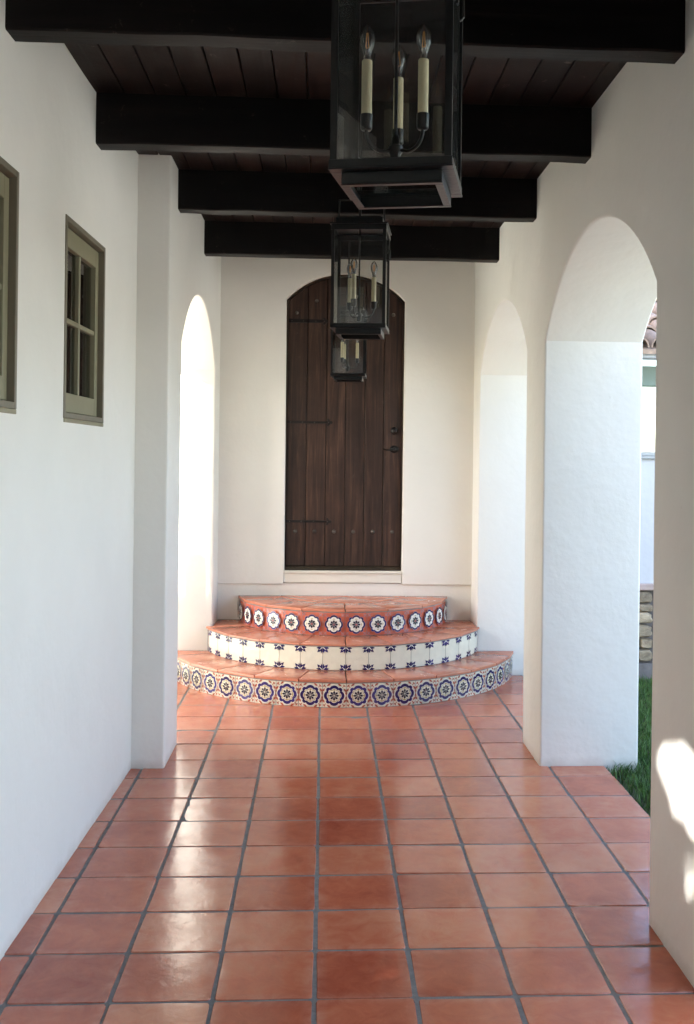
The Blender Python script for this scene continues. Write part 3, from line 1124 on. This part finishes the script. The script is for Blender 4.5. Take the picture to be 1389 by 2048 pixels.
# ------------------------------------------------------------------ lanterns
def make_lantern():
    root = empty('hanging_lantern')
    w = .206; hw = w/2; zt = .385; p = .012
    fb = MB()
    # body frame: four corner posts (L section), bottom and top rails
    for sx in (-1, 1):
        for sy in (-1, 1):
            fb.box(min(sx*hw, sx*(hw-p)), max(sx*hw, sx*(hw-p)), min(sy*hw, sy*(hw-.003)), max(sy*hw, sy*(hw-.003)), 0, zt)
            fb.box(min(sx*(hw-.0002), sx*(hw-.003)), max(sx*(hw-.0002), sx*(hw-.003)), min(sy*(hw-.003), sy*(hw-p)), max(sy*(hw-.003), sy*(hw-p)), 0.0003, zt-.0003)
    def ring(z0, z1, h, t):
        fb.box(-h, h, -h, -h+t, z0, z1, bev=.0006)
        fb.box(-h, h, h-t, h, z0, z1, bev=.0006)
        fb.box(-h, -h+t, -h+t+.0002, h-t-.0002, z0, z1, bev=.0006)
        fb.box(h-t, h, -h+t+.0002, h-t-.0002, z0, z1, bev=.0006)
    ring(-.001, .013, hw+.0015, .0050)
    ring(-.004, -.0012, hw+.0025, .0220)     # ledge seen from below
    ring(zt-.020, zt+.001, hw+.0015, .0050)
    ring(-.024, -.0042, hw-.0170, .0035)     # recessed skirt
    ring(-.0265, -.0242, hw-.0165, .0130)    # pale bottom rim
    fb.build('frame', M['black_metal'], root)
    tp = MB()
    tp.box(-hw-.006, hw+.006, -hw-.006, hw+.006, zt+.0012, zt+.006, bev=.001)
    tp.box(-hw+.014, hw-.014, -hw+.014, hw-.014, zt+.0062, zt+.030, bev=.002)
    tp.box(-hw+.020, hw-.020, -hw+.020, hw-.020, zt+.0302, zt+.034, bev=.001)
    cap = tp.build('top_cap', M['black_metal'], root)
    bl = MB()
    x = hw-.016
    bl.tube([(-x, 0, zt+.03), (-x, 0, zt+.115)], .0032, 8)
    bl.tube([(x, 0, zt+.03), (x, 0, zt+.115)], .0032, 8)
    bl.tube([(-x-.003, 0, zt+.115), (x+.003, 0, zt+.115)], .0034, 8)
    bl.build('bail', M['black_metal'], root, 60)
    gl = MB()
    q = hw-.0045
    gl.box(-q+.0015, q-.0015, -q, -q+.0016, .006, zt-.004)
    gl.box(-q+.0015, q-.0015, q-.0016, q, .006, zt-.004)
    gl.box(-q, -q+.0016, -q+.0017, q-.0017, .006, zt-.004)
    gl.box(q-.0016, q, -q+.0017, q-.0017, .006, zt-.004)
    gl.build('glass', M['glass'], root)
    lt = MB()
    lt.tube([(hw+.004, -hw+.05, .30), (hw+.012, -hw+.05, .295), (hw+.013, -hw+.05, .262), (hw+.007, -hw+.05, .256)], .0022, 8)
    lt.box(hw+.0015, hw+.0045, -hw+.044, -hw+.056, .285, .312)
    lt.build('latch', M['black_metal'], root)
    sm = MB()
    sm.tube([(0, 0, .044), (0, 0, zt+.002)], .0032, 10)
    sm.tube([(0, 0, zt+.034), (0, 0, zt+.60)], .0050, 10)
    sm.lathe([(.0001, .032), (.006, .033), (.009, .038), (.010, .048), (.013, .052), (.013, .062), (.008, .066), (.006, .082), (.0001, .083)], (0, 0, 0), 16)
    stem = sm.build('stem', M['black_metal'], root, 50)
    for k in range(3):
        a = 2*PI*k/3
        c, s = math.cos(a), math.sin(a)
        rr_ = .057
        ar = MB()
        path = [(.006*c, .006*s, .064)]
        for t in range(9):
            w_ = PI/2*t/8
            path.append(((.026+(rr_-.026)*math.sin(w_))*c, (.026+(rr_-.026)*math.sin(w_))*s, .058+(rr_-.026)*(1-math.cos(w_))*1.0))
        path.append((rr_*c, rr_*s, .098))
        ar.tube(path, .0032, 8)
        ar.lathe([(.0001, .090), (.0085, .091), (.0105, .094), (.0110, .118), (.0104, .1185)], (rr_*c, rr_*s, 0), 16)
        ar.build('arm', M['black_metal'], root, 50)
        cd = MB()
        cd.lathe([(.0092, .112), (.0092, .211), (.0086, .2125), (.0060, .2128)], (rr_*c, rr_*s, 0), 18)
        cn = cd.build('candle', M['candle'], root, 40)
        bc = MB()
        bc.lathe([(.0068, .2115), (.0068, .216), (.0062, .2180), (.0062, .2220), (.0001, .2222)], (rr_*c, rr_*s, 0), 14)
        bc.build('bulb_socket', M['silver'], cn, 40)
        bb = MB()
        prof = [(.0064, .2200), (.0068, .2240), (.0092, .2310), (.0124, .2400), (.0136, .2480), (.0132, .2560), (.0108, .2630), (.0074, .2690), (.0040, .2728), (.0016, .2748), (.0002, .2754)]
        bb.lathe(prof, (rr_*c, rr_*s, 0), 20)
        bb.build('bulb', M['bulb'], cn, 180)
        fl = MB()
        for f in range(4):
            w_ = PI/4+f*PI/2
            fl.tube([(rr_*c+.0035*math.cos(w_), rr_*s+.0035*math.sin(w_), .236), (rr_*c+.0011*math.cos(w_), rr_*s+.0011*math.sin(w_), .261)], .00075, 6)
        fl.build('filament', M['filament'], cn)
        sp = MB()
        sp.tube([(rr_*c, rr_*s, .222), (rr_*c, rr_*s, .2335)], [.0034, .0016], 8)
        sp.build('bulb_stem', M['silver'], cn)
    return root
def copy_tree(o, parent=None):
    c = o.copy(); COL.objects.link(c); c.parent = parent
    for ch in [x for x in bpy.data.objects if x.parent == o and x is not c]:
        copy_tree(ch, c)
    return c
LZ = 2.118
spots = [((.125, 1.815, LZ), R(-12), 82, 'largest black metal and glass hanging lantern, nearest, its top cut off by the photo'),
         ((.132, 3.950, LZ), R(-7.5), 127, 'middle black hanging lantern, overlapping the top of the arched door'),
         ((.142, 6.260, LZ), R(-5), 111, 'smallest and farthest black hanging lantern, partly behind the middle one')]
L0 = make_lantern()
lants = [L0, copy_tree(L0), copy_tree(L0)]
for o, (loc, rz, cang, lab) in zip(lants, spots):
    o.location = loc
    o.rotation_euler = (0, 0, rz)
    tag(o, lab, 'lantern', 'candle lanterns hanging in a row')
    # the candle cluster is turned on its stem
    for ch in [x for x in bpy.data.objects if x.parent == o and x.name.split('.')[0] in ('arm', 'candle')]:
        ch.rotation_euler = (0, 0, R(cang)-rz)
        ch.location = (-.006, 0, -.008)
    for ch in [x for x in bpy.data.objects if x.parent == o and x.name.split('.')[0] == 'stem']:
        ch.location = (-.006, 0, 0)

# ------------------------------------------------------------------ right side: lawn, porch
def blades(name, n, x0, x1, y0, y1, h0, h1, seed, dens=None):
    rn = random.Random(seed)
    vs = []; fs = []
    for _ in range(n):
        x = x0+(x1-x0)*rn.random()**1.3; y = rn.uniform(y0, y1)
        if x < 1.60 and rn.random() > .15+(x-1.51)*5: continue
        h = rn.uniform(h0, h1)*(1.0 if rn.random() < .93 else 1.5)
        a = rn.uniform(0, 2*PI); w = rn.uniform(.0016, .0032)
        lx, ly = rn.gauss(0, .4)*h, rn.gauss(0, .4)*h
        dx, dy = w*math.cos(a), w*math.sin(a)
        i = len(vs)
        vs += [(x-dx, y-dy, -.036), (x+dx, y+dy, -.036), (x+dx*.8+lx*.4, y+dy*.8+ly*.4, -.036+h*.6), (x-dx*.8+lx*.4, y-dy*.8+ly*.4, -.036+h*.6), (x+lx, y+ly, -.036+h)]
        fs += [(i, i+1, i+2, i+3), (i+3, i+2, i+4)]
    me = bpy.data.meshes.new(name); me.from_pydata(vs, [], fs); me.materials.append(M['grass'])
    o = bpy.data.objects.new(name, me); COL.objects.link(o)
    return o
gr = blades('grass', 60000, 1.515, 4.4, 2.6, 7.6, .03, .07, 5)
tag(gr, 'short green lawn grass growing outside the right arches', 'grass', kind='stuff')

po = empty('porch', (3.5, 7.7, 0))
tag(po, 'white stucco porch beyond the lawn with fieldstone base and clay tile roof', 'porch')
def ppart(mb, name, m=None, smooth=None, parent=None):
    o = mb.build(name, m, parent or po, smooth)
    if not parent: o.matrix_parent_inverse = Matrix.Translation(-Vector(po.location))
    return o
YP = 7.70
mb = MB(); mb.box(1.72, 7, YP, YP+.22, .66, 1.640, bev=.004); ppart(mb, 'wall', M['porch_wall'])
mb = MB(); mb.box(1.72, 7, YP-.03, YP+.25, 1.6405, 1.662, bev=.003); mb.box(1.72, 7, YP-.015, YP+.235, 1.6625, 1.692, bev=.003); ppart(mb, 'window_sill', M['green_paint'] if False else M['gutter'])
mb = MB(); mb.box(1.72, 7, YP+.03, YP+.18, 2.20, 2.352, bev=.003); ppart(mb, 'lintel', M['green_paint'])
mb = MB(); mb.box(1.72, 7, YP-.30, YP-.20, 2.352+.02, 2.41+.03, bev=.01); ppart(mb, 'gutter', M['gutter'])
mb = MB(); mb.box(1.72, 7, YP-.02, YP+.3, -.1, .085, bev=.004); ppart(mb, 'footing', M['concrete'])
mb = MB(); mb.box(1.72, 7, YP-.035, YP+.02, .640, .6905, bev=.008); ppart(mb, 'ledge', m_plain('pinkish_stone_ledge', (.46, .36, .33), .8, 0, .5, 40, .15))
# individual stones packed in rough courses
mb = MB()
rs = random.Random(21)
hand = [(2.30, 2.478, .535, .637), (2.30, 2.478, .472, .531), (2.30, 2.478, .375, .468), (2.30, 2.470, .265, .370)]
def stone(x0, x1, z0, z1, rs, skew=.0):
    cx, cz = (x0+x1)/2, (z0+z1)/2; hx, hz = (x1-x0)/2, (z1-z0)/2
    n = 14; d = rs.uniform(.02, .045)
    rings = []
    jit = [rs.uniform(.88, 1.03) for _ in range(n)]
    for s_, y in ((1, .05), (1, .01), (.93, -.55*d), (.75, -d), (.35, -d*1.05)):
        r_ = []
        for k in range(n):
            t = 2*PI*k/n+.1
            c, s = math.cos(t), math.sin(t)
            q = (abs(c)**9+abs(s)**9)**(-1/9)
            r_.append((cx+hx*s_*q*c*jit[k], YP+.0+y+rs.uniform(-.003, .003), cz+hz*s_*q*s*jit[k]))
        rings.append(r_)
    vs = [p for r_ in rings for p in r_]
    fs = [(a*n+k, a*n+(k+1) % n, (a+1)*n+(k+1) % n, (a+1)*n+k) for a in range(4) for k in range(n)]
    fs.append(tuple(4*n+k for k in range(n)))
    mb.mesh(vs, fs)
x = 1.74
first = True
cols_ = [(1.74, 2.00), (2.00, 2.26), (2.26, 2.52), (2.52, 2.80), (2.80, 3.05), (3.05, 3.4), (3.4, 3.65), (3.65, 4.0), (4.0, 4.3), (4.3, 4.7), (4.7, 5.1), (5.1, 5.5), (5.5, 6.0), (6.0, 6.5), (6.5, 7.0)]
for a, b in cols_:
    z = .638
    hs = [.100, .062, .092, .108, .085, .10] if (a, b) == (2.26, 2.52) else None
    k = 0
    while z > .12:
        h = hs[k] if hs and k < len(hs) else rs.uniform(.06, .13)
        zb = max(.088, z-h)
        if rs.random() < .25 or (hs and k >= 4):
            m_ = a+(b-a)*rs.uniform(.4, .6)
            stone(a+.004, m_-.004, zb+.003, z-.003, rs); stone(m_+.004, b-.004, zb+.003, z-.003, rs)
        else:
            stone(a+.003, b-.003, zb+.003, z-.003, rs)
        z = zb; k += 1
ppart(mb, 'stone_base', M['stone'], 40)
mb = MB(); mb.box(1.72, 7, YP+.022, YP+.2, .085, .66); ppart(mb, 'stone_backing', M['concrete'])
# clay barrel tile roof sloping back
mb = MB()
slope = math.atan2(.62, 1.6)
for i in range(34):
    cx = 1.62+i*.165
    for j in range(5):
        base = Vector((cx, YP-.34+j*.33*math.cos(slope), 2.435+j*.33*math.sin(slope)))
        vs = []; n = 8
        for e in (0, 1):
            rr_ = (.078 if e == 0 else .066)
            o_ = base+Vector((0, e*.37*math.cos(slope), e*.37*math.sin(slope)+(.018 if e == 0 else 0)))
            for k in range(n+1):
                t = PI*k/n
                vs.append(o_+Vector((rr_*math.cos(t)+random.uniform(-.002, .002), 0, rr_*math.sin(t))))
            for k in range(n+1):
                t = PI*k/n
                vs.append(o_+Vector(((rr_-.012)*math.cos(t), 0, (rr_-.012)*math.sin(t))))
        fs = []
        N2 = 2*(n+1)
        for k in range(n):
            fs += [(k, k+1, N2+k+1, N2+k), (n+1+k, n+1+k+1, N2+n+1+k+1, N2+n+1+k), (k, k+1, n+2+k, n+1+k)]
        mb.mesh(vs, fs)
mb.prism([(1.55, YP-.34, 2.440), (1.55, YP+1.3, 2.440+1.64*math.tan(slope)), (1.55, YP+1.3, 2.40+1.64*math.tan(slope)), (1.55, YP-.34, 2.405)], (5.6, 0, 0))
ppart(mb, 'roof', M['roof_tile'], 50)

# the plants far behind the porch opening
def leaf_mass(name, boxes, n, size, seed, mat, keep=None):
    rn = random.Random(seed)
    vs = []; fs = []
    for _ in range(n):
        bx = rn.choice(boxes)
        p = Vector((rn.uniform(bx[0], bx[1]), rn.uniform(bx[2], bx[3]), rn.uniform(bx[4], bx[5])))
        if keep and not keep(p): continue
        a = Vector((rn.gauss(0, 1), rn.gauss(0, 1), rn.gauss(0, 1))).normalized()
        b = a.orthogonal().normalized(); c = a.cross(b)
        t = rn.uniform(0, 6.28); u = b*math.cos(t)+c*math.sin(t); w = a.cross(u)
        s = size*rn.uniform(.6, 1.3)
        i = len(vs)
        vs += [p-u*s, p-w*s*.42+u*s*.1, p+u*s, p+w*s*.42-u*s*.1]
        fs += [(i, i+1, i+2), (i, i+2, i+3)]
    me = bpy.data.meshes.new(name); me.from_pydata([tuple(v) for v in vs], [], fs); me.materials.append(mat)
    o = bpy.data.objects.new(name, me); COL.objects.link(o)
    return o
hb = leaf_mass('hedge', [(3, 9, 24, 25, 0, 1.75)], 9000, .09, 4, M['leaf'])
tag(hb, 'low green hedge seen over the sill of the far porch opening', 'hedge')

# ------------------------------------------------------------------ left side, outside the frame: the house, plus objects added to shape the light
hm = empty('house', (-2.6, 3.8, 0))
tag(hm, 'plaster house behind the left wall windows, upper storey added to block sun', 'house')
mb = MB()
mb.box(-4.0, XL-.52, 4.85, 5.0, -.1, 3.2)
mb.box(-4.0, -3.85, 2.62, 4.85, -.1, 3.2)
mb.box(-4.0, -1.25, 2.46, 2.62, -.1, 3.2)
mb.box(-4.05, -1.50, 2.40, 5.02, 3.2, 7.0)  # upper storey added out of view to keep sun off the end wall
mb.box(-3.85, -1.27, 2.62, 4.85, -.1, 0.02)
o = mb.build('wall', M['stucco_out'], hm); o.matrix_parent_inverse = Matrix.Translation(-Vector(hm.location))
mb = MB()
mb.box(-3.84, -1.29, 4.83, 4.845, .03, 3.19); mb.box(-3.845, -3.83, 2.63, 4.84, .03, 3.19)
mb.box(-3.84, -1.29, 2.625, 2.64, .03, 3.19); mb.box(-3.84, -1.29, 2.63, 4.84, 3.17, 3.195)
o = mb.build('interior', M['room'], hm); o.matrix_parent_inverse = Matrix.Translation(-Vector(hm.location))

# unseen shrub: leaves left out so the gaps shape the sun patch
LIT = [[(3.510, .575), (3.507, .625), (3.470, .662), (3.40, .690), (3.33, .712), (3.24, .735), (3.16, .742), (3.0, .74), (2.6, .70), (2.5, .1), (2.9, .25), (3.05, .38), (3.12, .44), (3.22, .462), (3.30, .455), (3.36, .488), (3.42, .525)],
       [(3.325, .335), (3.28, .352), (3.235, .350), (3.205, .395), (3.15, .405), (3.05, .35), (3.0, .20), (3.10, .24), (3.20, .248), (3.27, .285)]]
def inside(q, P):
    c = False
    for i in range(len(P)):
        a, b = P[i-1], P[i]
        if (a[1] > q[1]) != (b[1] > q[1]) and q[0] < (b[0]-a[0])*(q[1]-a[1])/(b[1]-a[1])+a[0]: c = not c
    return c
LITX = [[(p.x, p.y) for p in offset_loop(P, -.022, -1 if area(P) > 0 else 1)] for P in LIT]
def keepleaf(p):
    t = (XR-p.x)/SD.x
    q = p+SD*t
    if inside((q.y, q.z), LITX[1]): return random.random() < .28
    return not inside((q.y, q.z), LITX[0])
shb = leaf_mass('shrub', [(-2.15, -1.50, -.9, 2.35, 0, 3.75)], 110000, .036, 9, M['leaf'], keepleaf)
tag(shb, 'unseen leafy shrub added outside the left wall, gaps shaped for the sun patch', 'shrub')
# dark wall added behind the camera to cut sky glow
bw = MB()
bw.box(-4, 3.2, -4.4, -4.2, -.1, 5.5)
tag(bw.build('back_blocker', M['blocker_dark']), 'dark unseen wall added behind the camera to block sky light', 'wall')
ow = MB()
ow.box(-7.0, -1.315, 7.85, 8.1, -.1, 6.0)  # added wall out of view, throws sunlight back around the left arch
tag(ow.build('house_wall', M['bounce_wall']), 'unseen wall added outside the left arch to bounce sunlight', 'wall')
gw = MB()
gw.box(-2.9, -1.75, 6.58, 6.62, -.05, 1.70)  # unseen slats placed so their shade streaks the jamb foot
for i, o_ in enumerate((1.80, 1.98, 2.06, 2.20, 2.27, 2.42, 2.60, 2.80)):
    gw.box(-o_-.028, -o_+.028, 6.585, 6.615, 1.70, 2.02)
tag(gw.build('shade_gate', M['olive_dark']), 'unseen slatted gate added outside the left arch to shade the jamb foot', 'gate')
